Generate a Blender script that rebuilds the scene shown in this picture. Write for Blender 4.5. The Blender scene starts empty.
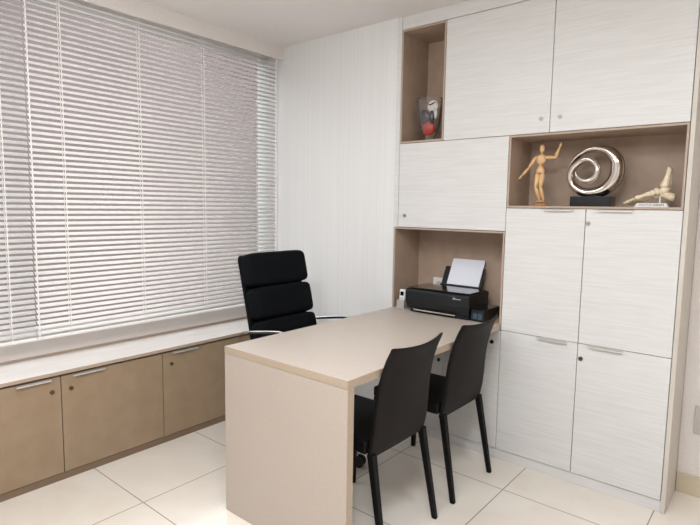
import bpy, bmesh, math, random
from mathutils import Vector, Matrix
random.seed(7)
S = bpy.context.scene
COL = S.collection
PI = math.pi

# ------------------------------------------------------------------ materials
def lin(c):
    return tuple(((v/255)/12.92 if v/255 <= .04045 else ((v/255+.055)/1.055)**2.4) for v in c) + (1,)

def mat(name, rgb, rough=.5, metal=0., spec=.5, coat=0., coat_rough=.05, transmission=0., ior=1.45, sheen=0.):
    m = bpy.data.materials.new(name); m.use_nodes = True
    b = m.node_tree.nodes['Principled BSDF']
    b.inputs['Base Color'].default_value = lin(rgb)
    b.inputs['Roughness'].default_value = rough
    b.inputs['Metallic'].default_value = metal
    b.inputs['Specular IOR Level'].default_value = spec
    b.inputs['Coat Weight'].default_value = coat
    b.inputs['Coat Roughness'].default_value = coat_rough
    b.inputs['Transmission Weight'].default_value = transmission
    b.inputs['IOR'].default_value = ior
    b.inputs['Sheen Weight'].default_value = sheen
    return m

def noise_mix(m, rgb2, scale=(1, 1, 1), nscale=10., detail=4., lo=.35, hi=.65, bump=0., bump_dist=.001, distort=0.):
    """mix the base colour with rgb2 through stretched object-space noise"""
    nt = m.node_tree; N = nt.nodes; L = nt.links
    b = N['Principled BSDF']
    tc = N.new('ShaderNodeTexCoord'); mp = N.new('ShaderNodeMapping'); no = N.new('ShaderNodeTexNoise')
    mp.inputs['Scale'].default_value = scale
    no.inputs['Scale'].default_value = nscale; no.inputs['Detail'].default_value = detail
    no.inputs['Distortion'].default_value = distort
    rp = N.new('ShaderNodeValToRGB')
    rp.color_ramp.elements[0].position = lo; rp.color_ramp.elements[1].position = hi
    rp.color_ramp.elements[0].color = b.inputs['Base Color'].default_value[:]
    rp.color_ramp.elements[1].color = lin(rgb2)
    L.new(tc.outputs['Object'], mp.inputs['Vector']); L.new(mp.outputs['Vector'], no.inputs['Vector'])
    L.new(no.outputs['Fac'], rp.inputs['Fac']); L.new(rp.outputs['Color'], b.inputs['Base Color'])
    if bump:
        bp = N.new('ShaderNodeBump'); bp.inputs['Strength'].default_value = bump; bp.inputs['Distance'].default_value = bump_dist
        L.new(no.outputs['Fac'], bp.inputs['Height']); L.new(bp.outputs['Normal'], b.inputs['Normal'])
    return m

M = {}
M['white_wood'] = noise_mix(mat('white_woodgrain_laminate', (219, 218, 217), .42), (210, 208, 206), (1.2, 1.2, 26), 4., 6., .38, .74, .05, .0006, .4)
M['white_shaded'] = noise_mix(mat('white_woodgrain_shaded', (208, 202, 193), .45), (200, 193, 183), (8, 8, .6), 5., 5., .35, .7)  # white laminate greyed: shade of the right panel's side put into the colour
M['niche'] = noise_mix(mat('taupe_niche_laminate', (176, 155, 138), .5), (168, 146, 128), (2, 2, 2), 5., 4.)
M['niche_edge'] = mat('beige_edge_band', (176, 158, 142), .5)
M['taupe'] = noise_mix(mat('taupe_cabinet_laminate', (156, 135, 111), .45), (150, 128, 104), (2, 2, 2), 6., 4.)
M['taupe_dark'] = mat('taupe_plinth_laminate', (124, 102, 84), .5)
M['carcass_board'] = mat('carcass_brown', (92, 72, 58), .7)  # brown of the carcass boards behind the doors
M['counter'] = noise_mix(mat('pale_worktop_laminate', (232, 226, 222), .3), (224, 217, 212), (6, .8, 6), 5., 4.)
M['counter_edge'] = mat('worktop_edge_band', (176, 156, 138), .5)
M['desk'] = noise_mix(mat('beige_desk_laminate', (185, 173, 163), .42), (180, 167, 156), (3, 3, 3), 30., 4., .3, .7)
M['desk_edge'] = noise_mix(mat('beige_desk_edge', (178, 161, 143), .45), (172, 154, 135), (3, 3, 3), 30., 4., .3, .7)
M['metal'] = mat('brushed_aluminium', (222, 220, 216), .38, .55)
M['white_metal'] = mat('white_handle', (225, 222, 216), .35, .3)
M['lock'] = mat('nickel_lock', (176, 172, 166), .4, .8)
M['brass'] = mat('brass_lock', (118, 98, 78), .35, .9)
M['blackplastic'] = mat('black_plastic', (22, 23, 25), .45)
M['chrome'] = mat('chrome', (225, 225, 225), .08, 1.)
M['silver'] = mat('polished_silver', (222, 216, 210), .12, 1.)
M['bronze'] = mat('dark_bronze', (58, 48, 42), .3, .8)
M['blackbase'] = noise_mix(mat('black_stone', (20, 22, 26), .3), (30, 32, 36), (1, 1, 1), 40.)
M['leather'] = noise_mix(mat('dark_brown_leather', (27, 22, 21), .55, spec=.2), (21, 17, 17), (1, 1, 1), 160., 3., .35, .65, .15, .0006)
M['leather_seat'] = noise_mix(mat('black_leather_seat', (18, 17, 18), .5, spec=.22), (14, 13, 14), (1, 1, 1), 160., 3., .35, .65, .15, .0006)
M['legblack'] = mat('black_leather_leg', (11, 11, 12), .5, spec=.22)
M['officefab'] = noise_mix(mat('black_office_fabric', (8, 11, 15), .8, spec=.14), (6, 8, 11), (1, 1, 1), 300., 2., .3, .7, .3, .0006)
M['blind'] = mat('white_blind_slat', (246, 242, 239), .45)
nt = M['blind'].node_tree; b = nt.nodes['Principled BSDF']
tr = nt.nodes.new('ShaderNodeBsdfTranslucent'); tr.inputs['Color'].default_value = lin((245, 240, 236))
mx = nt.nodes.new('ShaderNodeMixShader'); mx.inputs[0].default_value = .16
nt.links.new(b.outputs[0], mx.inputs[1]); nt.links.new(tr.outputs[0], mx.inputs[2])
nt.links.new(mx.outputs[0], nt.nodes['Material Output'].inputs['Surface'])
M['cord'] = mat('white_blind_cord', (238, 236, 232), .6)
M['ceiling'] = noise_mix(mat('white_ceiling_paint', (230, 227, 225), .9), (226, 222, 220), (1, 1, 1), 60., 3., .3, .7, .08, .001)
M['paint'] = noise_mix(mat('white_wall_paint', (226, 220, 216), .85), (222, 215, 210), (1, 1, 1), 80., 3., .3, .7, .08, .001)
M['upstand'] = mat('pale_upstand_paint', (222, 216, 211), .6)
M['winframe'] = mat('white_window_frame', (230, 230, 230), .4)
M['outside'] = noise_mix(mat('grey_render_outside', (110, 99, 97), .9), (116, 104, 102), (.3, .3, .5), 2., 3.)
M['paper'] = mat('white_paper', (232, 234, 244), .8)
M['whiteplastic'] = mat('white_plastic', (232, 230, 226), .4)
M['greyplastic'] = mat('grey_plate_plastic', (196, 188, 182), .45)
M['screen'] = mat('dark_screen', (12, 14, 20), .15)
M['inkblue'] = mat('ink_window', (60, 84, 98), .2)
M['printer'] = noise_mix(mat('black_printer_shell', (14, 18, 21), .42), (17, 21, 24), (1, 1, 1), 200., 2., .3, .7, .1, .0004)
M['printer_lid'] = mat('glossy_printer_lid', (26, 27, 31), .16, coat=.5)
M['wood'] = noise_mix(mat('pale_pine', (228, 190, 142), .45), (216, 174, 124), (12, 12, 1.5), 12., 4., .35, .65)
M['wood_base'] = noise_mix(mat('pine_base', (202, 140, 88), .45), (186, 124, 76), (12, 1.5, 12), 12., 4., .35, .65)
M['bone'] = noise_mix(mat('ivory_bone', (240, 226, 200), .5), (222, 203, 170), (1, 1, 1), 60., 4., .35, .7, .3, .001)
M['baseboard'] = noise_mix(mat('beige_tile_skirting', (206, 193, 171), .35), (199, 184, 160), (1, 1, 1), 8.)
M['textgrey'] = mat('grey_print', (130, 130, 160), .6)
M['textdark'] = mat('dark_print', (24, 24, 40), .6)
M['red_glass'] = mat('red_glass', (190, 40, 26), .12, coat=.6)
M['black_glass'] = mat('black_glass', (20, 22, 28), .12, coat=.6)
M['white_glass'] = mat('milk_white_glass', (236, 232, 230), .15, coat=.6)

# thin clear glass: mix of transparent and sharp reflection
def thin_glass(name, tint, fac, gain=.5):
    m = bpy.data.materials.new(name); m.use_nodes = True; nt = m.node_tree; nt.nodes.clear()
    out = nt.nodes.new('ShaderNodeOutputMaterial'); t = nt.nodes.new('ShaderNodeBsdfTransparent'); g = nt.nodes.new('ShaderNodeBsdfGlossy')
    g.inputs['Roughness'].default_value = .03; t.inputs['Color'].default_value = tint
    lw = nt.nodes.new('ShaderNodeLayerWeight'); lw.inputs['Blend'].default_value = fac
    mx = nt.nodes.new('ShaderNodeMixShader')
    mu = nt.nodes.new('ShaderNodeMath'); mu.operation = 'MULTIPLY'; mu.inputs[1].default_value = gain
    nt.links.new(lw.outputs['Fresnel'], mu.inputs[0]); nt.links.new(mu.outputs[0], mx.inputs[0]); nt.links.new(t.outputs[0], mx.inputs[1]); nt.links.new(g.outputs[0], mx.inputs[2])
    nt.links.new(mx.outputs[0], out.inputs['Surface']); return m
M['pane'] = thin_glass('window_glass', (.96, .98, .98, 1), .15)
M['vase'] = thin_glass('clear_vase_glass', (.97, .965, .965, 1), .20, .8)
nt = M['vase'].node_tree; df = nt.nodes.new('ShaderNodeBsdfDiffuse'); df.inputs['Color'].default_value = lin((235, 228, 228))
m2 = nt.nodes.new('ShaderNodeMixShader'); m2.inputs[0].default_value = .04; o_ = nt.nodes['Material Output']
nt.links.new(o_.inputs['Surface'].links[0].from_socket, m2.inputs[1]); nt.links.new(df.outputs[0], m2.inputs[2]); nt.links.new(m2.outputs[0], o_.inputs['Surface'])
M['clearplastic'] = mat('frosted_holder', (205, 200, 198), .3, transmission=.35)

# wallpaper: fine vertical stripes of varying width
m = mat('striped_white_wallpaper', (229, 229, 229), .75); M['wallpaper'] = m
noise_mix(m, (225, 224, 223), (60, 60, .35), 1.4, 5., .34, .68, .10, .0006)

# floor: 0.6 m cream porcelain tiles, thin grout lines, glossy
m = mat('cream_porcelain_tile', (226, 214, 198), .13, spec=.55); M['floor'] = m
nt = m.node_tree; N = nt.nodes; L = nt.links; b = N['Principled BSDF']
tc = N.new('ShaderNodeTexCoord'); sx = N.new('ShaderNodeSeparateXYZ'); L.new(tc.outputs['Object'], sx.inputs[0])
def mth(op, a, v=None, v2=None):
    n = N.new('ShaderNodeMath'); n.operation = op
    for i, q in enumerate((a, v, v2)):
        if q is None: continue
        if hasattr(q, 'links'): L.new(q, n.inputs[i])
        else: n.inputs[i].default_value = q
    return n.outputs[0]
def joint(o, off):
    f = mth('FRACT', mth('DIVIDE', mth('ADD', o, -off + 30.), .6))
    return mth('GREATER_THAN', mth('ABSOLUTE', mth('SUBTRACT', f, .5)), .5-.0024/.6)
gx = joint(sx.outputs['X'], -2.184); gy = joint(sx.outputs['Y'], 1.182)
gr = mth('MAXIMUM', gx, gy)
no = N.new('ShaderNodeTexNoise'); no.inputs['Scale'].default_value = 3.; no.inputs['Detail'].default_value = 6.; no.inputs['Distortion'].default_value = .6
L.new(tc.outputs['Object'], no.inputs['Vector'])
rp = N.new('ShaderNodeValToRGB'); rp.color_ramp.elements[0].color = lin((230, 223, 213)); rp.color_ramp.elements[1].color = lin((223, 213, 201))
rp.color_ramp.elements[0].position = .35; rp.color_ramp.elements[1].position = .68
L.new(no.outputs['Fac'], rp.inputs['Fac'])
mc = N.new('ShaderNodeMixRGB'); L.new(gr, mc.inputs[0]); L.new(rp.outputs[0], mc.inputs[1]); mc.inputs[2].default_value = lin((140, 124, 108))
L.new(mc.outputs[0], b.inputs['Base Color'])
ro = mth('ADD', mth('MULTIPLY', gr, .5), .13); L.new(ro, b.inputs['Roughness'])

# ------------------------------------------------------------------ mesh helpers
def link(name, me, m=None, parent=None):
    o = bpy.data.objects.new(name, me); COL.objects.link(o)
    if m is not None: me.materials.append(M[m] if isinstance(m, str) else m)
    if parent: o.parent = parent
    return o

def obj(name, bm, m, parent=None, smooth=False, bevel=0., seg=2):
    """link a bmesh as ONE mesh object (coordinates local to the parent)"""
    bmesh.ops.recalc_face_normals(bm, faces=bm.faces[:])
    me = bpy.data.meshes.new(name); bm.to_mesh(me); bm.free()
    if smooth:
        for p in me.polygons: p.use_smooth = True
    o = link(name, me, m, parent)
    if bevel:
        md = o.modifiers.new('bevel', 'BEVEL'); md.width = bevel; md.segments = seg; md.limit_method = 'ANGLE'; md.angle_limit = math.radians(40)
    return o

def B(*boxes):
    bm = bmesh.new()
    for bx in boxes: add_box(bm, *bx)
    return bm

def add_box(bm, x0, x1, y0, y1, z0, z1, mtx=None):
    vs = [bm.verts.new(Vector((x, y, z))) for x in (x0, x1) for y in (y0, y1) for z in (z0, z1)]
    for f in ((0, 1, 3, 2), (4, 6, 7, 5), (0, 4, 5, 1), (2, 3, 7, 6), (0, 2, 6, 4), (1, 5, 7, 3)):
        bm.faces.new([vs[i] for i in f])
    if mtx is not None: bmesh.ops.transform(bm, matrix=mtx, verts=vs)
    return vs

def add_cyl(bm, p, q, r0, r1=None, n=16):
    p = Vector(p); q = Vector(q); r1 = r0 if r1 is None else r1
    add_tube(bm, [p, q], [r0, r1], n)

def add_tube(bm, pts, radii, n=12, flat=None, up=None, cap=True):
    """sweep a round (or flattened: flat=(a,b) scale along side/up) section along pts"""
    pts = [Vector(p) for p in pts]
    if not hasattr(radii, '__len__'): radii = [radii]*len(pts)
    rings = []; ref = Vector(up) if up else None; prev = None
    for i, p in enumerate(pts):
        t = (pts[min(i+1, len(pts)-1)] - pts[max(i-1, 0)]).normalized()
        if ref is not None: s = t.cross(ref)
        elif prev is not None: s = prev - t*prev.dot(t)
        else: s = t.cross(Vector((0, 0, 1)) if abs(t.z) < .9 else Vector((1, 0, 0)))
        s.normalize(); u = s.cross(t).normalized(); prev = s
        a, b_ = flat if flat else (1, 1)
        r = radii[i]; ra, rb = (r if hasattr(r, '__len__') else (r*a, r*b_))
        rings.append([bm.verts.new(p + s*ra*math.cos(2*PI*k/n) + u*rb*math.sin(2*PI*k/n)) for k in range(n)])
    for A, C in zip(rings, rings[1:]):
        for k in range(n): bm.faces.new([A[k], A[(k+1) % n], C[(k+1) % n], C[k]])
    if cap:
        bm.faces.new(rings[0][::-1]); bm.faces.new(rings[-1])
    return rings

def add_lathe(bm, prof, n=32, c=(0, 0, 0), close=False):
    rings = []
    for r, z in prof:
        rings.append([bm.verts.new(Vector(c) + Vector((r*math.cos(2*PI*k/n), r*math.sin(2*PI*k/n), z))) for k in range(n)])
    pairs = list(zip(rings, rings[1:])) + ([(rings[-1], rings[0])] if close else [])
    for A, C in pairs:
        for k in range(n): bm.faces.new([A[k], A[(k+1) % n], C[(k+1) % n], C[k]])
    if not close:
        bm.faces.new(rings[0][::-1]); bm.faces.new(rings[-1])

def add_ball(bm, c, r, seg=16, rings=10, scale=(1, 1, 1), mtx=None):
    g = bmesh.ops.create_uvsphere(bm, u_segments=seg, v_segments=rings, radius=r)
    T = Matrix.Translation(Vector(c)) @ (mtx if mtx is not None else Matrix()) @ Matrix.Diagonal(Vector((*scale, 1)))
    bmesh.ops.transform(bm, matrix=T, verts=g['verts'])

def add_pillow(bm, w, h, t, mtx, e=.35, nu=20, nv=14, pw=4.):
    """soft rectangular pad: superellipse outline, domed faces; local x thickness, y width, z height"""
    top = []
    g = bmesh.ops.create_uvsphere(bm, u_segments=40, v_segments=24, radius=1)
    for v in g['verts']:
        x, y, z = v.co
        f = lambda q, k: math.copysign(abs(q)**k, q)
        v.co = Vector((f(x, .55)*t/2, f(y, e)*w/2, f(z, e)*h/2))
    bmesh.ops.transform(bm, matrix=mtx, verts=g['verts'])

def thing(name, label, cat, loc=(0, 0, 0), rz=0., group=None):
    o = bpy.data.objects.new(name, None); COL.objects.link(o)
    o.empty_display_size = .1
    o.location = loc; o.rotation_euler = (0, 0, rz)
    o['label'] = label; o['category'] = cat
    if group: o['group'] = group
    return o
def tag(o, label, cat, group=None):
    o['label'] = label; o['category'] = cat
    if group: o['group'] = group
    return o
def struct(name, bm, m, parent=None, **k):
    o = obj(name, bm, m, parent, **k)
    if parent is None: o['kind'] = 'structure'
    return o
def text_mesh(name, s, size, m, parent, mtx, extrude=.0004):
    cu = bpy.data.curves.new(name, 'FONT'); cu.body = s; cu.size = size; cu.extrude = extrude; cu.align_x = 'LEFT'
    tmp = bpy.data.objects.new('tmp_text', cu); COL.objects.link(tmp)
    dg = bpy.context.evaluated_depsgraph_get()
    me = bpy.data.meshes.new_from_object(tmp.evaluated_get(dg)); bpy.data.objects.remove(tmp); bpy.data.curves.remove(cu)
    me.transform(mtx); me.materials.clear()
    return link(name, me, m, parent)

# ------------------------------------------------------------------ dimensions (metres)
XA, XB, XC, XD, XE, XF, XG, XH = -1.866, -1.834, -1.5404, -1.1528, -.9501, -.7572, -.3607, -.3415
Y0 = 2.663; YB = 2.946
Z1, Z2, Z3, Z4, Z5, ZT, ZC = 1.7355, 1.2431, 1.3653, .7158, .0567, 2.386, 2.4626
XW = -2.966; XWC = -2.663; ZCT = .553

# ------------------------------------------------------------------ the room
RX1, RY0 = 2.0, -2.6
struct('floor', B((-3.2, RX1+.1, RY0-.1, 3.1, -.05, 0)), 'floor')
struct('ceiling', B((-3.2, RX1+.1, RY0-.1, 3.1, ZC, ZC+.08)), 'ceiling')
struct('wall_back', B((-3.12, XA-.001, Y0, 3.06, 0, ZC)), 'wallpaper')
struct('wall_alcove', B((XA-.001, XH+.001, YB+.006, 3.06, 0, ZC)), 'paint')
struct('wall_passage', B((XH+.001, RX1+.1, YB, 3.06, 0, ZC)), 'paint')
struct('baseboard_passage', B((XH+.002, RX1, YB-.012, YB, 0, .098)), 'baseboard', bevel=.002)
struct('wall_right', B((RX1, RX1+.1, RY0-.1, 3.06, 0, ZC)), 'paint')
struct('wall_rear', B((-3.12, RX1, RY0-.1, RY0, 0, ZC)), 'paint')
# window wall: parapet below, head above, solid end behind the camera
WY0 = -1.2
struct('wall_left', B((-3.12, XW, RY0, Y0, 0, .645), (-3.12, XW, RY0, Y0, 2.43, ZC), (-3.12, XW, RY0, WY0, .645, 2.43)), 'upstand')
struct('trim_1', B((-2.845, -2.833, RY0, Y0, 2.3722, ZC)), 'paint')          # pelmet board in front of the blind head
struct('trim_2', B((XW, XW+.006, RY0, Y0, ZCT+.001, ZCT+.012)), 'counter_edge')    # strip where worktop meets the parapet

# window: frame + mullions + one pane per bay
ys = [WY0, -.2, Y0]
fr = bmesh.new()
add_box(fr, -3.06, -3.0, WY0, Y0, .645, .70); add_box(fr, -3.06, -3.0, WY0, Y0, 2.375, 2.43)
for i, y in enumerate(ys):
    if i == len(ys)-1: continue
    a, b_ = (y, y+.05) if i == 0 else (y-.03, y+.03)
    add_box(fr, -3.06, -3.0, a, b_, .70, 2.375)
win = struct('window_1', fr, 'winframe', bevel=.004)
struct('pane', B(*[(-3.032, -3.028, ys[i]+.03, ys[i+1]-(.03 if i == 0 else .0005), .70, 2.375) for i in range(2)]), 'pane', win)

# the street outside: pavement and the plain face of the building opposite
struct('ground_outside', B((-16, -3.2, -14, 14, -3.2, -3.0)), 'outside')
ob = bmesh.new(); add_box(ob, -12.5, -11, -16, 16, -3.0, 5.2)
struct('wall_opposite', ob, 'outside')

# ------------------------------------------------------------------ venetian blinds
def blind(y0, y1, label, tilt, cords, wand_y):
    zt, zb, pitch, chord = 2.416, .670, .0275, .0208
    t = thing('venetian_blind', label, 'blind', (-2.866, (y0+y1)/2, zb), 0, 'venetian blinds')
    yo = (y0+y1)/2
    obj('headrail', B((-.016, .016, y0-yo, y1-yo, zt-zb-.024, zt-zb)), 'blind', t, bevel=.002)
    obj('bottom_rail', B((-.014, .014, y0-yo, y1-yo, 0, .012)), 'blind', t, bevel=.003)
    bm = bmesh.new(); n = int((zt-.034-zb-.02)/pitch)
    ca, sa = math.cos(tilt), math.sin(tilt)
    for i in range(n+1):
        z = zt-zb-.034-i*pitch
        rows = []
        for k in range(5):
            u = (k/4-.5)*chord; cam = .0028*(1-(2*k/4-1)**2)
            x = u*ca - cam*sa; zz = z + u*sa + cam*ca
            rows.append([bm.verts.new((x, y, zz)) for y in (y0-yo+.001, y1-yo-.001)])
        for a, b_ in zip(rows, rows[1:]): bm.faces.new([a[0], b_[0], b_[1], a[1]])
    sl = obj('slats', bm, 'blind', t, smooth=True)
    md = sl.modifiers.new('gauge', 'SOLIDIFY'); md.thickness = .0005
    for y in cords:
        bm = bmesh.new()
        for sx_ in (-.0125, .0125):
            add_box(bm, sx_-.0006, sx_+.0006, y-yo-.0022, y-yo+.0022, .01, zt-zb-.02)
        obj('ladder_cord', bm, 'cord', t)
    if wand_y is not None:
        bm = bmesh.new(); add_box(bm, -.004, .010, y1-yo+.001, y1-yo+.0085, .002, zt-zb-.026); obj('light_gap_strip', bm, 'cord', t)  # white strip added in place of the bright light gap at the blind's end
        bm = bmesh.new(); add_cyl(bm, (.020, wand_y-yo, .022), (.020, wand_y-yo, zt-zb-.03), .0036, n=10); add_cyl(bm, (.020, wand_y-yo, .002), (.020, wand_y-yo, .024), .0044, .0036, n=10)
        add_box(bm, .014, .028, wand_y-yo-.003, wand_y-yo+.003, zt-zb-.03, zt-zb-.014)
        obj('tilt_wand', bm, 'cord', t)
    return t
TILT = math.radians(-46)
blind(1.014, 2.609, 'wide white slatted blind filling the window up to the wallpapered corner', TILT, (1.175, 1.59, 2.012, 2.45), 1.0195)
blind(-1.15, 1.010, 'narrower white slatted blind cut off by the left edge of the photo', math.radians(-48), (-.9, -.4, .1, .50, .90), None)

# ------------------------------------------------------------------ low cabinets under the window
def handle(parent, p0, p1, axis, m):
    """flat edge-pull along a door's top edge; axis 'x' (door faces -Y) or 'y' (door faces +X)"""
    bm = bmesh.new()
    if axis == 'y':
        x, z = p0[0], p0[2]
        add_box(bm, x, x+.016, p0[1], p1[1], z, z+.0025); add_box(bm, x+.0135, x+.016, p0[1], p1[1], z-.007, z+.0025)
    else:
        y, z = p0[1], p0[2]
        add_box(bm, p0[0], p1[0], y-.016, y, z, z+.0025); add_box(bm, p0[0], p1[0], y-.016, y-.0135, z-.006, z+.0025)
    return obj('handle', bm, m, parent, bevel=.0006, seg=1)
def lock(parent, p, axis, m):
    bm = bmesh.new(); p = Vector(p)
    d = Vector((1, 0, 0)) if axis == 'y' else Vector((0, -1, 0))
    add_cyl(bm, p-d*.004, p+d*.005, .0105, n=20); add_cyl(bm, p+d*.005, p+d*.0075, .0075, .0068, n=20)
    side = Vector((0, 1, 0)) if axis == 'y' else Vector((1, 0, 0))
    o = obj('lock', bm, m, parent)
    c = p+d*.0076
    k = bmesh.new(); w = side*.0045 + Vector((0, 0, .0012))
    add_box(k, c.x-(.0006 if axis == 'y' else .004), c.x+(.0006 if axis == 'y' else .004), c.y-(.004 if axis == 'y' else .0006), c.y+(.004 if axis == 'y' else .0006), c.z-.0009, c.z+.0009)
    obj('keyhole', k, 'blackplastic', o)
    return o

def base_unit(y0, y1, gaps, handles, locks, label):
    c = thing('base_cabinet', label, 'cabinet', (0, 0, 0), 0, 'low window cabinets')
    xb, xf = XW+.004, XWC-.019
    t = .016
    obj('carcass', B((xb, xf, y0+.001, y0+t, .038, .532), (xb, xf, y1-t, y1-.001, .038, .532), (xb, xf, y0+t, y1-t, .038, .054),
                     (xb, xf, y0+t, y1-t, .516, .532), (xb, xb+.006, y0+t, y1-t, .054, .516)), 'carcass_board', c)
    obj('plinth', B((xb, XWC-.004, y0+.001, y1-.001, 0, .0355)), 'taupe_dark', c)
    ed = [y0]+gaps+[y1]
    for i in range(len(ed)-1):
        d = obj('door', B((XWC-.018, XWC, ed[i]+.002, ed[i+1]-.002, .0385, .5225)), 'taupe', c, bevel=.0012)
        for h in handles:
            if ed[i] < h[0] < ed[i+1]: handle(d, (XWC, h[0], .519), (XWC, h[1], .519), 'y', 'metal')
        for l in locks:
            if ed[i] < l < ed[i+1]: lock(d, (XWC, l, .453), 'y', 'brass')
    return c
base_unit(-.046, 1.578, [.495, 1.037], [(.30, .45), (.84, .99), (1.09, 1.248)], [.44, .995, 1.083], 'taupe low window cabinet nearest the camera, two locked doors showing side by side')
base_unit(1.578, Y0-.002, [2.12], [(1.639, 1.805), (2.40, 2.56)], [1.634, 2.58], 'taupe low window cabinet running behind the desk towards the office chair')
wt = obj('worktop', B((XW+.008, XWC+.012, -.05, Y0-.001, .5345, ZCT)), 'counter', bevel=.0015)
tag(wt, 'long pale worktop over the low taupe cabinets below the blinds', 'worktop')
obj('edge_band', B((XWC+.012, XWC+.0128, -.05, Y0-.001, .5355, ZCT-.001)), 'counter_edge', wt)

# ------------------------------------------------------------------ fitted cabinet wall
BK = YB-.002                     # backs of the units
def carcass(bm, x0, x1, z0, z1, t=.016, yf=Y0+.02):
    add_box(bm, x0, x0+t, yf, BK, z0, z1); add_box(bm, x1-t, x1, yf, BK, z0, z1)
    add_box(bm, x0+t, x1-t, yf, BK, z0, z0+t); add_box(bm, x0+t, x1-t, yf, BK, z1-t, z1)
    add_box(bm, x0+t, x1-t, BK-.006, BK, z0+t, z1-t)
G = .0015
def closed_unit(name, label, x0, x1, z0, z1, splits, handles=(), locks=(), lockm='lock'):
    c = thing(name, label, 'cabinet', (0, 0, 0), 0, 'white fitted cabinets')
    bm = bmesh.new(); carcass(bm, x0+.0006, x1-.0006, z0+.0006, z1-.0006); obj('carcass', bm, 'carcass_board', c)
    ed = [x0]+list(splits)+[x1]
    for i in range(len(ed)-1):
        d = obj('door', B((ed[i]+G, ed[i+1]-G, Y0, Y0+.018, z0+G, z1-G)), 'white_wood', c, bevel=.001)
        for a, b_ in handles:
            if ed[i] < a < ed[i+1]: handle(d, (a, Y0, z1-.0055), (b_, Y0, z1-.0055), 'x', 'white_metal')
        for lx, lz, lm in locks:
            if ed[i] < lx < ed[i+1]: lock(d, (lx, Y0, lz), 'x', lm)
    return c
closed_unit('wall_cabinet', 'white woodgrain top cabinet with two wide locked doors below the ceiling', XC, XG, Z1, ZT, [XE], (), ((-.994, 1.805, 'lock'), (-.903, 1.807, 'lock')))
closed_unit('lift_door_cabinet', 'white single-door cabinet between the vase niche and the printer niche', XB, XD, Z2, Z1, [], (), ((-1.786, 1.313, 'lock'),))
closed_unit('tall_cabinet', 'white two-door cabinet directly below the display shelf of ornaments', XD, XG, Z4, Z3, [XF], ((-.957, -.816), (-.706, -.554)), ((-.744, 1.297, 'lock'),))
closed_unit('floor_cabinet', 'white two-door floor cabinet right of the dining chairs', XD, XG, Z5, Z4, [XF], ((-.956, -.807), (-.709, -.554)), ((-.74, .642, 'brass'),))
closed_unit('floor_cabinet', 'white two-door floor cabinet tucked below the desk end and printer niche', XB, XD, Z5, .7155, [-1.495], (), ((-1.522, .482, 'blackplastic'), (-1.20, .645, 'blackplastic')))

def open_unit(name, label, x0, x1, z0, z1, zb=.012):
    c = thing(name, label, 'shelf', (0, 0, 0), 0, 'open display niches')
    t = .011; yf = Y0+.0015
    obj('lining', B((x0+G, x0+t, yf, BK, z0+G, z1-G), (x1-t, x1-G, yf, BK, z0+G, z1-G), (x0+t, x1-t, yf, BK, z0+G, z0+zb), (x0+t, x1-t, yf, BK, z1-t, z1-G)), 'niche', c)
    obj('back_panel', B((x0+t, x1-t, BK-.008, BK-.0002, z0+zb, z1-t)), 'niche', c)
    obj('edge_band', B((x0+G, x0+t, Y0, yf, z0+G, z1-G), (x1-t, x1-G, Y0, yf, z0+G, z1-G), (x0+t, x1-t, Y0, yf, z0+G, z0+zb), (x0+t, x1-t, Y0, yf, z1-t, z1-G)), 'niche_edge', c)
    return c
open_unit('open_niche', 'tall narrow taupe niche at the top holding the glass vase', XB, XC, Z1, ZT)
open_unit('display_shelf', 'wide taupe open shelf holding three ornaments', XD, XG, Z3, Z1)
open_unit('printer_niche', 'square taupe niche at desk height behind the printer', XA+.004, XD, .7165, Z2, zb=.0335)

sur = thing('cabinet_surround', 'white framing panels and plinth around the whole fitted cabinet wall', 'panelling', (0, 0, 0))
obj('left_panel', B((XA, XB-.0008, Y0-.001, BK, 0, .7155), (XA, XB-.0008, Y0-.001, BK, Z2+.0005, ZC-.001), (XA, XA+.004, Y0-.001, BK, .7155, Z2+.0005)), 'white_wood', sur)
obj('right_panel', B((XG+.0015, XH, Y0-.004, BK, 0, ZC-.001)), 'white_shaded', sur, bevel=.001)
obj('filler_strip', B((XB, XG, Y0+.002, BK, ZT+.002, ZC-.001)), 'white_wood', sur)
obj('plinth', B((XB, XG, Y0+.006, BK, 0, Z5-.003)), 'white_wood', sur)

# ------------------------------------------------------------------ desk
DA, DB, DY = -1.8546, -1.1566, 1.3955
dk = thing('desk', 'beige laminate desk with full-width panel leg joined to the cabinet wall', 'desk', ((DA+DB)/2, DY, 0))
w2 = (DB-DA)/2; dl = Y0-.0025-DY
obj('desktop', B((-w2, w2, 0, dl, .7175, .75)), 'desk', dk, bevel=.0012)
obj('panel_leg', B((-w2, w2, 0, .036, 0, .717)), 'desk', dk, bevel=.0012)
obj('edge_band', B((w2, w2+.0008, 0, dl, .7185, .749), (w2, w2+.0008, .001, .035, 0, .7185), (-w2, w2, -.0008, 0, .7185, .749), (-w2-.0008, -w2, 0, dl, .7185, .749)), 'desk_edge', dk)

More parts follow.
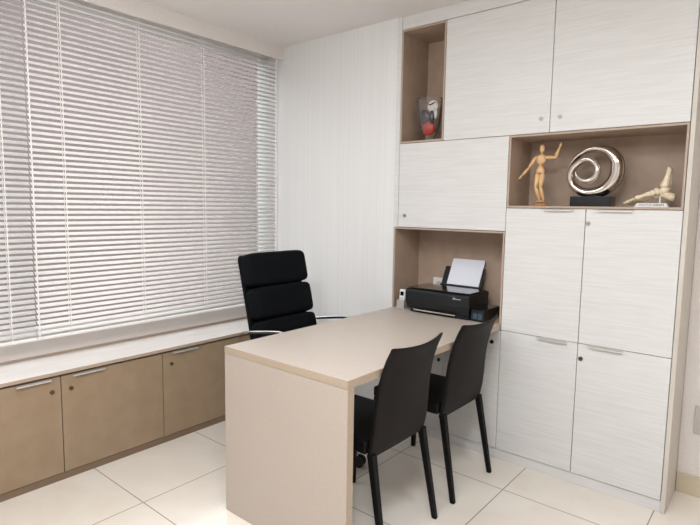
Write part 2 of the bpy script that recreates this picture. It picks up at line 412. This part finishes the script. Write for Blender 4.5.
# ------------------------------------------------------------------ dining chairs (face -X; local +x is the back side)
def dining_chair(label, loc):
    t = thing('dining_chair', label, 'chair', loc, 0, 'dark visitor chairs')
    W = .203
    # local origin: between rear feet (x=-1.11 world), so local x = world + 1.11
    prof = [(.385, -.072), (.42, -.064), (.46, -.056), (.52, -.05), (.58, -.046), (.64, -.040), (.69, -.031), (.74, -.018), (.79, -.001), (.825, .014), (.842, .021)]
    bm = bmesh.new(); ny = 16; rows = []
    for z, x in prof:
        r = []
        for j in range(ny+1):
            s = j/ny*2-1
            bulge = .022*(1-s*s)*min(1, (z-.36)/.3)
            zz = z - (.012*(1-s*s) if z > .8 else .0) 
            yy = s*(W-.010-.013*max(0, min(1, (z-.5)/.3)))
            r.append((x+bulge, yy, zz))
        rows.append(r)
    th_ = .021
    F = [[bm.verts.new(p) for p in r] for r in rows]
    K = [[bm.verts.new((p[0]-th_*(1-.02*i), p[1], p[2]-(.004 if i > 8 else 0))) for p in r] for i, r in enumerate(rows)]
    nr = len(rows)
    for i in range(nr-1):
        for j in range(ny):
            bm.faces.new([F[i][j], F[i][j+1], F[i+1][j+1], F[i+1][j]]); bm.faces.new([K[i][j], K[i+1][j], K[i+1][j+1], K[i][j+1]])
        bm.faces.new([F[i][0], F[i+1][0], K[i+1][0], K[i][0]]); bm.faces.new([F[i][ny], K[i][ny], K[i+1][ny], F[i+1][ny]])
    for j in range(ny):
        bm.faces.new([F[0][j], K[0][j], K[0][j+1], F[0][j+1]]); bm.faces.new([F[-1][j], F[-1][j+1], K[-1][j+1], K[-1][j]])
    obj('backrest', bm, 'leather', t, smooth=True, bevel=.006, seg=3)
    # seat: rounded slab, slightly domed
    bm = bmesh.new(); nx, nyy = 12, 10; xs0, xs1 = -.47, -.092
    def srow(z, k, ins):
        return [[bm.verts.new((xs0+ins+(xs1-xs0-2*ins)*i/nx, (-W+.004+ins)+(2*W-.008-2*ins)*j/nyy, z + k*(1-(2*i/nx-1)**2)*(1-(2*j/nyy-1)**2))) for j in range(nyy+1)] for i in range(nx+1)]
    T_ = srow(.452, .010, .0); D_ = srow(.398, 0, 0)
    for i in range(nx):
        for j in range(nyy):
            bm.faces.new([T_[i][j], T_[i+1][j], T_[i+1][j+1], T_[i][j+1]]); bm.faces.new([D_[i][j], D_[i][j+1], D_[i+1][j+1], D_[i+1][j]])
    for i in range(nx):
        bm.faces.new([T_[i][0], D_[i][0], D_[i+1][0], T_[i+1][0]]); bm.faces.new([T_[i][nyy], T_[i+1][nyy], D_[i+1][nyy], D_[i][nyy]])
    for j in range(nyy):
        bm.faces.new([T_[0][j], T_[0][j+1], D_[0][j+1], D_[0][j]]); bm.faces.new([T_[nx][j], D_[nx][j], D_[nx][j+1], T_[nx][j+1]])
    obj('seat', bm, 'leather_seat', t, smooth=True, bevel=.012, seg=4)
    def leg(tx, fx, s, top):
        bm = bmesh.new()
        a, c = .0148, .0108
        vs = []
        for z, x, h in ((top, tx, a), (0, fx, c)):
            y = s*(W-.008-h if z else W-h)
            vs.append([bm.verts.new((x+dx*h, y+dy*h, z)) for dx, dy in ((-1, -1), (1, -1), (1, 1), (-1, 1))])
        for k in range(4): bm.faces.new([vs[0][k], vs[0][(k+1) % 4], vs[1][(k+1) % 4], vs[1][k]])
        bm.faces.new(vs[0]); bm.faces.new(vs[1][::-1])
        obj('leg', bm, 'legblack', t, bevel=.003)
    for s in (-1, 1):
        leg(-.074, 0., s, .405); leg(-.452, -.466, s, .40)
    return t
dining_chair('dark brown leather dining chair nearer the camera, beside the panel leg', (-1.112, 1.763, 0))
dining_chair('dark brown leather dining chair nearer the printer and white cabinets', (-1.110, 2.306, 0))

# ------------------------------------------------------------------ office chair (faces +X)
oc = thing('office_chair', 'black high-back office chair with three back cushions behind the desk', 'chair', (-1.935, 2.05, 0))
ox = 1.935
def rotY(a): return Matrix.Rotation(a, 4, 'Y')
LEAN = math.radians(-14)
cush = [(-2.262+ox, 1.003, .190), (-2.213+ox, .823, .180), (-2.167+ox, .646, .184)]
sh = bmesh.new()
pts = [(-2.336+ox, 1.082), (-2.332+ox, 1.074), (-2.325+ox, 1.055), (-2.298+ox, .95), (-2.260+ox, .80), (-2.222+ox, .64), (-2.200+ox, .53), (-2.16+ox, .46)]
ra = [[sh.verts.new((x+(.022 if k else 0), y, z)) for k in (0, 1) for y in ([.010-.223*q, .010-.205*q, .01, .010+.205*q, .010+.223*q] if k == 0 else [.010+.223*q, .010+.205*q, .01, .010-.205*q, .010-.223*q])] for (x, z), q in zip(pts, [.90, .96] + [1]*6)]
n = 10
for A, C in zip(ra, ra[1:]):
    for k in range(n): sh.faces.new([A[k], A[(k+1) % n], C[(k+1) % n], C[k]])
sh.faces.new(ra[0]); sh.faces.new(ra[-1][::-1])
obj('back_shell', sh, 'officefab', oc, bevel=.008, seg=3)
for x, z, h in cush:
    bm = bmesh.new(); add_pillow(bm, .450, h, .10, Matrix.Translation((x, .012, z)) @ rotY(LEAN), e=.26)
    obj('back_cushion', bm, 'officefab', oc, smooth=True)
for i in range(2):
    bm = bmesh.new(); add_pillow(bm, .48, .24, .10, Matrix.Translation((-2.04+ox+i*.235, 0, .485)) @ rotY(PI/2+math.radians(-2)), e=.22)
    obj('seat_cushion', bm, 'officefab', oc, smooth=True)
obj('seat_pan', B((-2.20+ox, -1.70+ox, -.21, .21, .415, .437)), 'blackplastic', oc, bevel=.008)
for s in (-1, 1):
    y = s*.262
    path = []
    for x, z in ((-2.235, .672), (-2.20, .686), (-2.10, .704), (-2.00, .721), (-1.925, .731), (-1.895, .728), (-1.880, .71), (-1.880, .67), (-1.90, .56), (-1.915, .47), (-1.93, .435)):
        path.append((x+ox, y, z))
    path = [(-2.27+ox, y*.86, .655)] + path + [(-1.95+ox, y*.72, .425)]
    bm = bmesh.new(); add_tube(bm, path, .010, 10, flat=(1.15, .62)); a = obj('armrest', bm, 'chrome', oc, smooth=True)
    pad = bmesh.new(); add_tube(pad, [(x+ox, y, z) for x, z in ((-2.16, .6867), (-2.08, .7011), (-1.98, .7175), (-1.94, .722))], .0105, 10, flat=(1.25, .5)); obj('arm_pad', pad, 'blackplastic', a, smooth=True)
bm = bmesh.new(); add_cyl(bm, (0, 0, .09), (0, 0, .26), .025, n=20); add_cyl(bm, (0, 0, .26), (0, 0, .415), .014, n=20); add_box(bm, -.09, .09, -.06, .06, .39, .416); obj('gas_lift', bm, 'blackplastic', oc, smooth=False)
bm = bmesh.new(); add_cyl(bm, (0, 0, .07), (0, 0, .12), .038, .03, n=24)
A0 = math.radians(11)
for k in range(5):
    a = A0+k*2*PI/5; d = Vector((math.cos(a), math.sin(a), 0))
    add_tube(bm, [d*.02+Vector((0, 0, .098)), d*.15+Vector((0, 0, .094)), d*.292+Vector((0, 0, .076))], [.021, .017, .012], 12)
obj('star_base', bm, 'chrome', oc, smooth=True)
for k in range(5):
    a = A0+k*2*PI/5; d = Vector((math.cos(a), math.sin(a), 0)); s = Vector((-d.y, d.x, 0)); c = d*.285
    bm = bmesh.new()
    for q in (-1, 1): add_cyl(bm, c+s*q*.006+Vector((0, 0, .0285)), c+s*q*.022+Vector((0, 0, .0285)), .0285, n=24)
    add_cyl(bm, c-s*.012+Vector((0, 0, .0285)), c+s*.012+Vector((0, 0, .0285)), .009, n=12)
    add_cyl(bm, c+Vector((0, 0, .03)), c+Vector((0, 0, .078)), .0065, n=12)
    obj('castor', bm, 'blackplastic', oc)

# ------------------------------------------------------------------ printer on the desk end
pr = thing('printer', 'black inkjet printer standing on the desk end inside the niche', 'printer', (-1.515, 2.60, .7505))
px = 1.515; pz = .7505
# body: side profile (y,z) swept along x, front undercut towards the base
bm = bmesh.new()
prof = [(.018, .0), (.016, .018), (.0, .036), (-.006, .07), (-.004, .128), (.006, .1365), (.235, .1405), (.24, .13), (.24, .0)]
x0, x1 = -.207, .205
L0 = [bm.verts.new((x0+(.022 if z < .02 else 0.010 if z < .04 else 0), y, z)) for y, z in prof]; R0 = [bm.verts.new((x1-(.006 if z < .02 else 0), y, z)) for y, z in prof]
n = len(prof)
for i in range(n): bm.faces.new([L0[i], L0[(i+1) % n], R0[(i+1) % n], R0[i]])
bm.faces.new(L0[::-1]); bm.faces.new(R0)
body = obj('body', bm, 'printer', pr, bevel=.005, seg=3)
obj('scanner_lid', B((-.195, .195, .014, .222, .1425, .1465)), 'printer_lid', pr, bevel=.002)
obj('tray_slot', B((-.150, .120, -.003, .030, .0155, .0225)), 'silver', pr, bevel=.001)
obj('control_panel', B((-.205, -.16, .02, .20, .1415, .144)), 'blackplastic', pr)
text_mesh('logo', 'hp', .016, 'metal', pr, Matrix.Translation((.108, -.0055, .112)) @ Matrix.Rotation(PI/2, 4, 'X'))
obj('logo_strip', B((.105, .155, -.0068, -.004, .1105, .1135)), 'metal', pr)
it = obj('ink_tank', B((.2065, .285, .015, .225, .004, .062)), 'printer', pr, bevel=.006, seg=3)
obj('ink_window', B((.222, .246, .0128, .016, .014, .046), (.251, .275, .0128, .016, .014, .046)), 'inkblue', it, bevel=.001)
obj('tank_lid', B((.210, .282, .020, .218, .0625, .0665)), 'printer_lid', it, bevel=.002)
# paper support leaning back
sup = bmesh.new(); add_box(sup, -.118, .146, -.003, .003, 0, .125, Matrix.Translation((0, .253, .142)) @ Matrix.Rotation(math.radians(-27), 4, 'X'))
obj('paper_support', sup, 'blackplastic', pr, bevel=.003)
obj('feed_guard', B((-.115, .145, .232, .262, .118, .152)), 'printer', pr, bevel=.004)
pp = bmesh.new()
add_box(pp, -.105, .105, -.0025, .0025, 0, .168, Matrix.Translation((.030-1.515, 2.60+.2475, .7505+.153)) @ Matrix.Rotation(math.radians(-27), 4, 'X') @ Matrix.Rotation(math.radians(0), 4, 'Y'))
tag(obj('paper_stack', pp, 'paper', bevel=.0006, seg=1), 'white sheets of paper leaning in the printer feeder', 'paper')

# remote and its clear holder by the printer
rx, ry = -1.792, 2.665
rm = thing('remote_control', 'small white remote with a dark screen left of the printer', 'remote', (rx, ry, .754))
tl = Matrix.Rotation(math.radians(-6), 4, 'X')
bm = bmesh.new(); add_box(bm, -.020, .020, -.008, .008, 0, .112, tl); obj('body', bm, 'whiteplastic', rm, bevel=.006, seg=3)
bm = bmesh.new(); add_box(bm, -.012, .012, -.0092, -.0075, .073, .098, tl); obj('screen', bm, 'screen', rm, bevel=.0008)
for i, (bx, bz) in enumerate(((-.008, .058), (.008, .058), (0, .058), (-.008, .044), (.008, .044))):
    bm = bmesh.new(); add_box(bm, bx-.003, bx+.003, -.0092, -.0075, bz-.003, bz+.003, tl); obj('button', bm, 'greyplastic', rm, bevel=.0006)
hb = B((-.027, .027, -.017, -.0155, 0, .052), (-.027, .027, .0225, .024, 0, .058), (-.027, -.0255, -.0155, .0225, 0, .055), (.0255, .027, -.0155, .0225, 0, .055), (-.0255, .0255, -.0155, .0225, 0, .0015))
h = obj('remote_holder', hb, 'clearplastic'); h.location = (rx, ry, .7505); tag(h, 'clear plastic holder cradling the white remote on the desk', 'holder')

# wall socket in the printer niche, switch plate by the passage
so = thing('wall_socket', 'white socket plate on the niche back left of the printer paper', 'socket', (-1.690, BK-.0085, .880))
obj('plate', B((-.043, .043, -.009, 0, -.043, .043)), 'whiteplastic', so, bevel=.003)
bm = bmesh.new(); add_cyl(bm, (0, -.0095, 0), (0, -.008, 0), .02, n=24); obj('socket_face', bm, 'greyplastic', so)
sw = thing('wall_plate', 'pale grey plate low on the wall at the right edge', 'wall plate', (-.226, YB, .376))
obj('plate', B((-.060, .060, -.010, -.0003, -.068, .068)), 'greyplastic', sw, bevel=.003)
obj('inner_frame', B((-.045, .045, -.012, -.0095, -.052, .052)), 'greyplastic', sw, bevel=.001)

# ------------------------------------------------------------------ ornaments
ZS = Z3+.012+.0004
# glass vase with coloured glass inclusions
va = thing('glass_vase', 'clear flared glass vase with red, black and white blobs in the top niche', 'vase', (-1.694, 2.765, Z1+.0124))
vp = [(.046, 0), (.050, .004), (.044, .012), (.031, .022), (.034, .032), (.052, .058), (.062, .094), (.069, .14), (.077, .19), (.084, .228), (.088, .246)]
inner = [(r-.006, z) for r, z in vp[::-1][:6]] + [(.030, .055), (.010, .046)]
bm = bmesh.new(); add_lathe(bm, vp+inner, 40)
obj('glass_body', bm, 'vase', va, smooth=True)
def blob(c, r, sc, m, nm):
    bm = bmesh.new(); add_ball(bm, c, r, 20, 14, sc); obj(nm, bm, m, va, smooth=True)
blob((.006, -.022, .077), .042, (1.08, .5, 1.0), 'red_glass', 'red_blob')
blob((-.016, -.036, .142), .038, (.95, .38, 1.1), 'black_glass', 'black_blob')
blob((.036, -.036, .136), .034, (.46, .38, 1.2), 'black_glass', 'black_blob')
blob((.038, -.030, .200), .034, (1.05, .5, 1.0), 'white_glass', 'white_blob')
blob((.052, -.028, .160), .026, (.55, .4, 1.3), 'white_glass', 'white_blob')
bm = bmesh.new(); add_tube(bm, [(.014, -.050, .212), (.028, -.052, .204), (.044, -.050, .209), (.058, -.042, .218)], [.002, .004, .004, .002], 8); obj('dark_streak', bm, 'black_glass', va, smooth=True)

# wooden artist's mannequin, waving (coordinates: x world, z world at depth my)
my = 2.775
mn = thing('wooden_mannequin', 'jointed pale wood artist mannequin with one arm raised', 'figurine', (-1.018, my, ZS))
def P(x, z, y=0.): return Vector((x+1.018, y, z-ZS))
bm = bmesh.new(); add_lathe(bm, [(.034, 0), (.036, .003), (.036, .009), (.033, .012)], 32, (0, 0, 0)); obj('base', bm, 'wood_base', mn, smooth=False)
def limb(nm, a, b_, r0, rm, r1, n=14):
    bm = bmesh.new(); a = Vector(a); b_ = Vector(b_)
    q = [a+(b_-a)*t for t in (0, .08, .35, .7, .95, 1)]; r0 *= 1.2; rm *= 1.22; r1 *= 1.2
    add_tube(bm, q, [r0*.55, r0, rm, (rm+r1)/2, r1, r1*.5], n); return obj(nm, bm, 'wood', mn, smooth=True)
def ball(c, r, nm='joint'):
    bm = bmesh.new(); add_ball(bm, c, r, 14, 10); return obj(nm, bm, 'wood', mn, smooth=True)
bm = bmesh.new(); add_ball(bm, P(-1.022, 1.672), .0135, 20, 14, (.92, 1.0, 1.62)); obj('head', bm, 'wood', mn, smooth=True)
ball(P(-1.023, 1.645), .0062, 'neck')
bm = bmesh.new(); add_tube(bm, [P(-1.023, 1.641), P(-1.023, 1.636), P(-1.024, 1.624), P(-1.025, 1.606), P(-1.026, 1.594), P(-1.026, 1.591)], [(.010, .008), (.021, .012), (.0265, .015), (.0235, .0155), (.014, .012), (.006, .006)], 20, up=(0, 1, 0)); obj('chest', bm, 'wood', mn, smooth=True)
ball(P(-1.026, 1.586), .0085, 'waist')
bm = bmesh.new(); add_tube(bm, [P(-1.026, 1.583), P(-1.026, 1.578), P(-1.026, 1.562), P(-1.026, 1.549), P(-1.026, 1.546)], [(.008, .008), (.015, .012), (.021, .015), (.0235, .0155), (.018, .012)], 20, up=(0, 1, 0)); obj('pelvis', bm, 'wood', mn, smooth=True)
S_L, E_L, H_L = P(-1.052, 1.629), P(-1.090, 1.572), P(-1.120, 1.536, -.008)
S_R, E_R, H_R = P(-.996, 1.626), P(-.950, 1.624, -.004), P(-.931, 1.674, -.008)
for s_, e_, h_ in ((S_L, E_L, H_L), (S_R, E_R, H_R)):
    ball(s_, .0075); ball(e_, .006)
    limb('upper_arm', s_, e_, .0075, .0078, .0058); limb('forearm', e_, h_, .0062, .0066, .0042)
    d = (h_-e_).normalized()
    bm = bmesh.new(); add_tube(bm, [h_, h_+d*.006, h_+d*.016, h_+d*.024], [(.0035, .003), (.0062, .0035), (.0056, .0032), (.002, .002)], 12, up=(0, 1, 0)); obj('hand', bm, 'wood', mn, smooth=True)
for hx, kx, kz, ax, ky in ((-1.037, -1.041, 1.472, -1.022, -.016), (-1.014, -1.017, 1.474, -1.004, -.010)):
    hip = P(hx, 1.545); kn = P(kx, kz, ky); an = P(ax, 1.408, .004)
    ball(hip, .009); ball(kn, .0072); ball(an, .005)
    limb('thigh', hip, kn, .010, .0108, .0072); limb('shin', kn, an, .0076, .0084, .0048)
    bm = bmesh.new(); add_ball(bm, an+Vector((-.004, -.012, -.008)), .010, 16, 10, (.8, 2.0, .62)); obj('foot', bm, 'wood', mn, smooth=True)
bm = bmesh.new(); add_cyl(bm, (-.008, .016, .011), (-.008, .016, .168), .0018, n=8); add_cyl(bm, (-.008, .016, .166), (-.008, .004, .170), .0018, n=8); obj('support_rod', bm, 'metal', mn)

# silver spiral sculpture on a black base
sy = 2.775
sc = thing('swirl_sculpture', 'polished silver spiral ring sculpture on a black block', 'sculpture', (-.766, sy, ZS))
obj('plinth_block', B((-.090, .097, -.045, .045, 0, .049)), 'blackbase', sc, bevel=.003)
# control points in pixels of a local drawing converted to metres: (x, z, half width radial, half depth)
K = [(-.128, .196, .003, .006), (-.106, .232, .009, .016), (-.072, .264, .013, .024), (-.022, .286, .016, .030), (.030, .285, .020, .034), (.072, .264, .025, .036), (.100, .226, .029, .038),
     (.106, .176, .031, .038), (.092, .128, .031, .038), (.060, .090, .029, .037), (.014, .070, .027, .036), (-.038, .070, .024, .034), (-.082, .092, .020, .031), (-.110, .130, .017, .028),
     (-.116, .170, .015, .025), (-.100, .206, .013, .023), (-.068, .230, .012, .021), (-.032, .232, .0115, .020), (-.002, .212, .011, .020), (.012, .180, .011, .019), (.002, .146, .011, .019),
     (-.028, .126, .0105, .018), (-.060, .130, .009, .016), (-.084, .152, .006, .012), (-.092, .176, .002, .006)]
def cr(a, b_, c, d, t):
    return [.5*((2*b_[i])+(-a[i]+c[i])*t+(2*a[i]-5*b_[i]+4*c[i]-d[i])*t*t+(-a[i]+3*b_[i]-3*c[i]+d[i])*t**3) for i in range(4)]
fine = []
for i in range(len(K)-1):
    q = [K[max(i-1, 0)], K[i], K[i+1], K[min(i+2, len(K)-1)]]
    for j in range(6): fine.append(cr(*q, j/6))
fine.append(list(K[-1]))
bm = bmesh.new(); nf = len(fine)
pts = []; rad = []
for i, (x, z, a, d) in enumerate(fine):
    f = i/(nf-1)
    yo = .018 - .050*max(0, min(1, (f-.45)/.35))            # inner coil comes forward
    gi = max(0, min(1, (f-.52)/.12))
    x = x*.965+(.016*gi if i < nf-1 else .016); a = a*(1+.35*gi)
    fine[i][0] = x; z = .178+(z-.178)*.965-.004; fine[i][2-1] = z
    pts.append((x, yo, z)); rad.append((a, d))
add_tube(bm, pts, rad, 20, up=(0, 1, 0)); obj('spiral', bm, 'silver', sc, smooth=True)
# dark bronze backing ribbon behind the outer sweep
bp_, br_ = [], []
for i, (x, z, a, d) in enumerate(fine[:96]):
    cx, cz = -.004, .178
    v = Vector((x-cx, z-cz)); l = v.length; v = v*(1+(.003+.2*a)/l)
    bp_.append((cx+v.x, .030, cz+v.y)); br_.append((max(.002, a*.72), max(.004, d*.55)))
bm = bmesh.new(); add_tube(bm, bp_, br_, 14, up=(0, 1, 0)); obj('dark_backing', bm, 'bronze', sc, smooth=True)

# foot skeleton on a white stand with lettering
fy = 2.765; fx0 = -.500
ft = thing('foot_skeleton', 'ivory foot bone model on a small white lettered stand', 'anatomical model', (fx0, fy, ZS))
def Q(x, z, y=0.): return Vector((x-fx0, y, z-ZS))
bm = bmesh.new()
vs = []
for z, a, b_, d in ((0, -.069, .071, .030), (.0185, -.058, .060, .024)):
    vs.append([bm.verts.new((x, y, z)) for x, y in ((a, -d), (b_, -d), (b_, d), (a, d))])
for k in range(4): bm.faces.new([vs[0][k], vs[0][(k+1) % 4], vs[1][(k+1) % 4], vs[1][k]])
bm.faces.new(vs[0][::-1]); bm.faces.new(vs[1]); st = obj('stand', bm, 'whiteplastic', ft, bevel=.0015)
sl_ = Matrix.Translation((-.048, -.0293, .0046)) @ Matrix.Rotation(PI/2-.30, 4, 'X')
text_mesh('lettering', 'MOTUS', .0155, 'textgrey', st, sl_)
text_mesh('lettering', 'KRAM', .0155, 'textdark', st, Matrix.Translation((.010, -.0293, .0046)) @ Matrix.Rotation(PI/2-.30, 4, 'X'))
bm = bmesh.new(); add_cyl(bm, (.030, 0, .018), (.030, 0, .050), .0035, n=10); obj('post', bm, 'whiteplastic', ft)
def bone(nm, pts_, rad_, n=14, m='bone'):
    bm = bmesh.new(); add_tube(bm, pts_, [q*(1.32 if nm not in ('tibia', 'calcaneus') else 1.1) for q in rad_], n); return obj(nm, bm, m, ft, smooth=True)
bone('tibia', [Q(-.4385, 1.554), Q(-.4400, 1.552), Q(-.4435, 1.525), Q(-.449, 1.500), Q(-.4535, 1.482), Q(-.4545, 1.472), Q(-.4545, 1.466)], [.0085, .0098, .0105, .0125, .0175, .0185, .012])
bone('fibula', [Q(-.4335, 1.553, .012), Q(-.436, 1.51, .013), Q(-.438, 1.475, .016), Q(-.439, 1.456, .016)], [.004, .0045, .006, .004], 10)
def lump(nm, c, r, s, rz=0):
    bm = bmesh.new(); add_ball(bm, c, r*1.18, 18, 12, s, Matrix.Rotation(rz, 4, 'Y')); return obj(nm, bm, 'bone', ft, smooth=True)
lump('talus', Q(-.457, 1.452), .019, (1.15, .95, .72), -.35)
bone('calcaneus', [Q(-.470, 1.436), Q(-.455, 1.436), Q(-.438, 1.430), Q(-.424, 1.424), Q(-.414, 1.422), Q(-.409, 1.422)], [.008, .013, .0145, .0165, .0165, .009])
lump('navicular', Q(-.483, 1.449, -.004), .014, (.8, 1.2, 1.05), -.4)
lump('cuboid', Q(-.486, 1.431, .016), .013, (1.2, .8, .8), -.3)
for k, y in enumerate((-.014, -.003, .008)): lump('cuneiform', Q(-.501, 1.441-.002*k, y), .011, (1.1, .62, 1.05), -.35)
for k in range(5):
    y0_ = -.016+.0085*k; y1_ = -.026+.0135*k
    zt_ = 1.4405-.0035*k; b_ = Q(-.508, zt_, y0_); e_ = Q(-.566+.004*k, 1.4165-.003*k, y1_)
    q = [b_+(e_-b_)*t for t in (0, .1, .5, .88, 1)]
    w = 1.25 if k == 0 else 1
    bone('metatarsal', q, [.004*w, .0068*w, .0045*w, .0068*w, .004*w], 12)
    d1 = e_+Vector((-.024, -.001, -.012+.0012*k)); d2 = d1+Vector((-.016, 0, -.008+.001*k)); d3 = d2+Vector((-.012 if k else -.006, 0, -.0035))
    for a_, c_ in ((e_, d1), (d1, d2), (d2, d3)):
        q = [a_+(c_-a_)*t for t in (.06, .2, .5, .82, .96)]
        bone('phalanx', q, [.0025*w, .0050*w, .0034*w, .0044*w, .0022*w], 10)

# ------------------------------------------------------------------ light
W = bpy.data.worlds.new('sky'); S.world = W; W.use_nodes = True
nt = W.node_tree; bg = nt.nodes['Background']
bg.inputs['Color'].default_value = (.95, .97, 1.0, 1); bg.inputs['Strength'].default_value = 3.3
def area(name, loc, rot, sx_, sy_, power, col, portal=False, spread=None):
    l = bpy.data.lights.new(name, 'AREA'); l.shape = 'RECTANGLE'; l.size = sx_; l.size_y = sy_; l.energy = power; l.color = col
    if portal: l.cycles.is_portal = True
    if spread: l.spread = spread
    o = bpy.data.objects.new(name, l); COL.objects.link(o); o.location = loc; o.rotation_euler = rot; return o
area('window_portal', (-3.08, (WY0+Y0)/2, 1.54), (0, -PI/2, 0), 1.75, Y0-WY0, 1., (1, 1, 1), True)
# area lights added at the unseen ceiling; the right one follows the leg shadows
for i, (x, y, p) in enumerate(((-.45, .45, 40), (-1.7, 1.2, 8), (.9, 1.0, 17), (-.2, -1.4, 32))):
    area('ceiling_fill_light', (x, y, ZC-.012), (0, 0, 0), .6, .6, p, (.95, .98, 1))

pl = bpy.data.lights.new('blind_fill_light', 'POINT'); pl.energy = 34; pl.shadow_soft_size = .14; pl.color = (.95, .98, 1)  # unseen point fill, added to brighten the upper blind slats
po = bpy.data.objects.new('blind_fill_light', pl); COL.objects.link(po); po.location = (-1.15, .25, 2.2)

# ------------------------------------------------------------------ camera
cd = bpy.data.cameras.new('camera'); cam = bpy.data.objects.new('camera', cd); COL.objects.link(cam)
cd.sensor_width = 36; cd.sensor_fit = 'HORIZONTAL'; cd.lens = 36*531.598/700; cd.clip_start = .02
R = Vector((.76920677, .63882354, .01501419)); U = Vector((-.07783339, .07034594, .99448148)); F = Vector((-.634242, .76613049, -.10383237))
cam.matrix_world = Matrix(((R.x, U.x, -F.x, 0), (R.y, U.y, -F.y, 0), (R.z, U.z, -F.z, 1.3581), (0, 0, 0, 1)))
S.camera = cam
S.view_settings.view_transform = 'Standard'; S.view_settings.look = 'None'; S.view_settings.gamma = 1.; S.view_settings.use_curve_mapping = False
S.view_settings.exposure = -.15
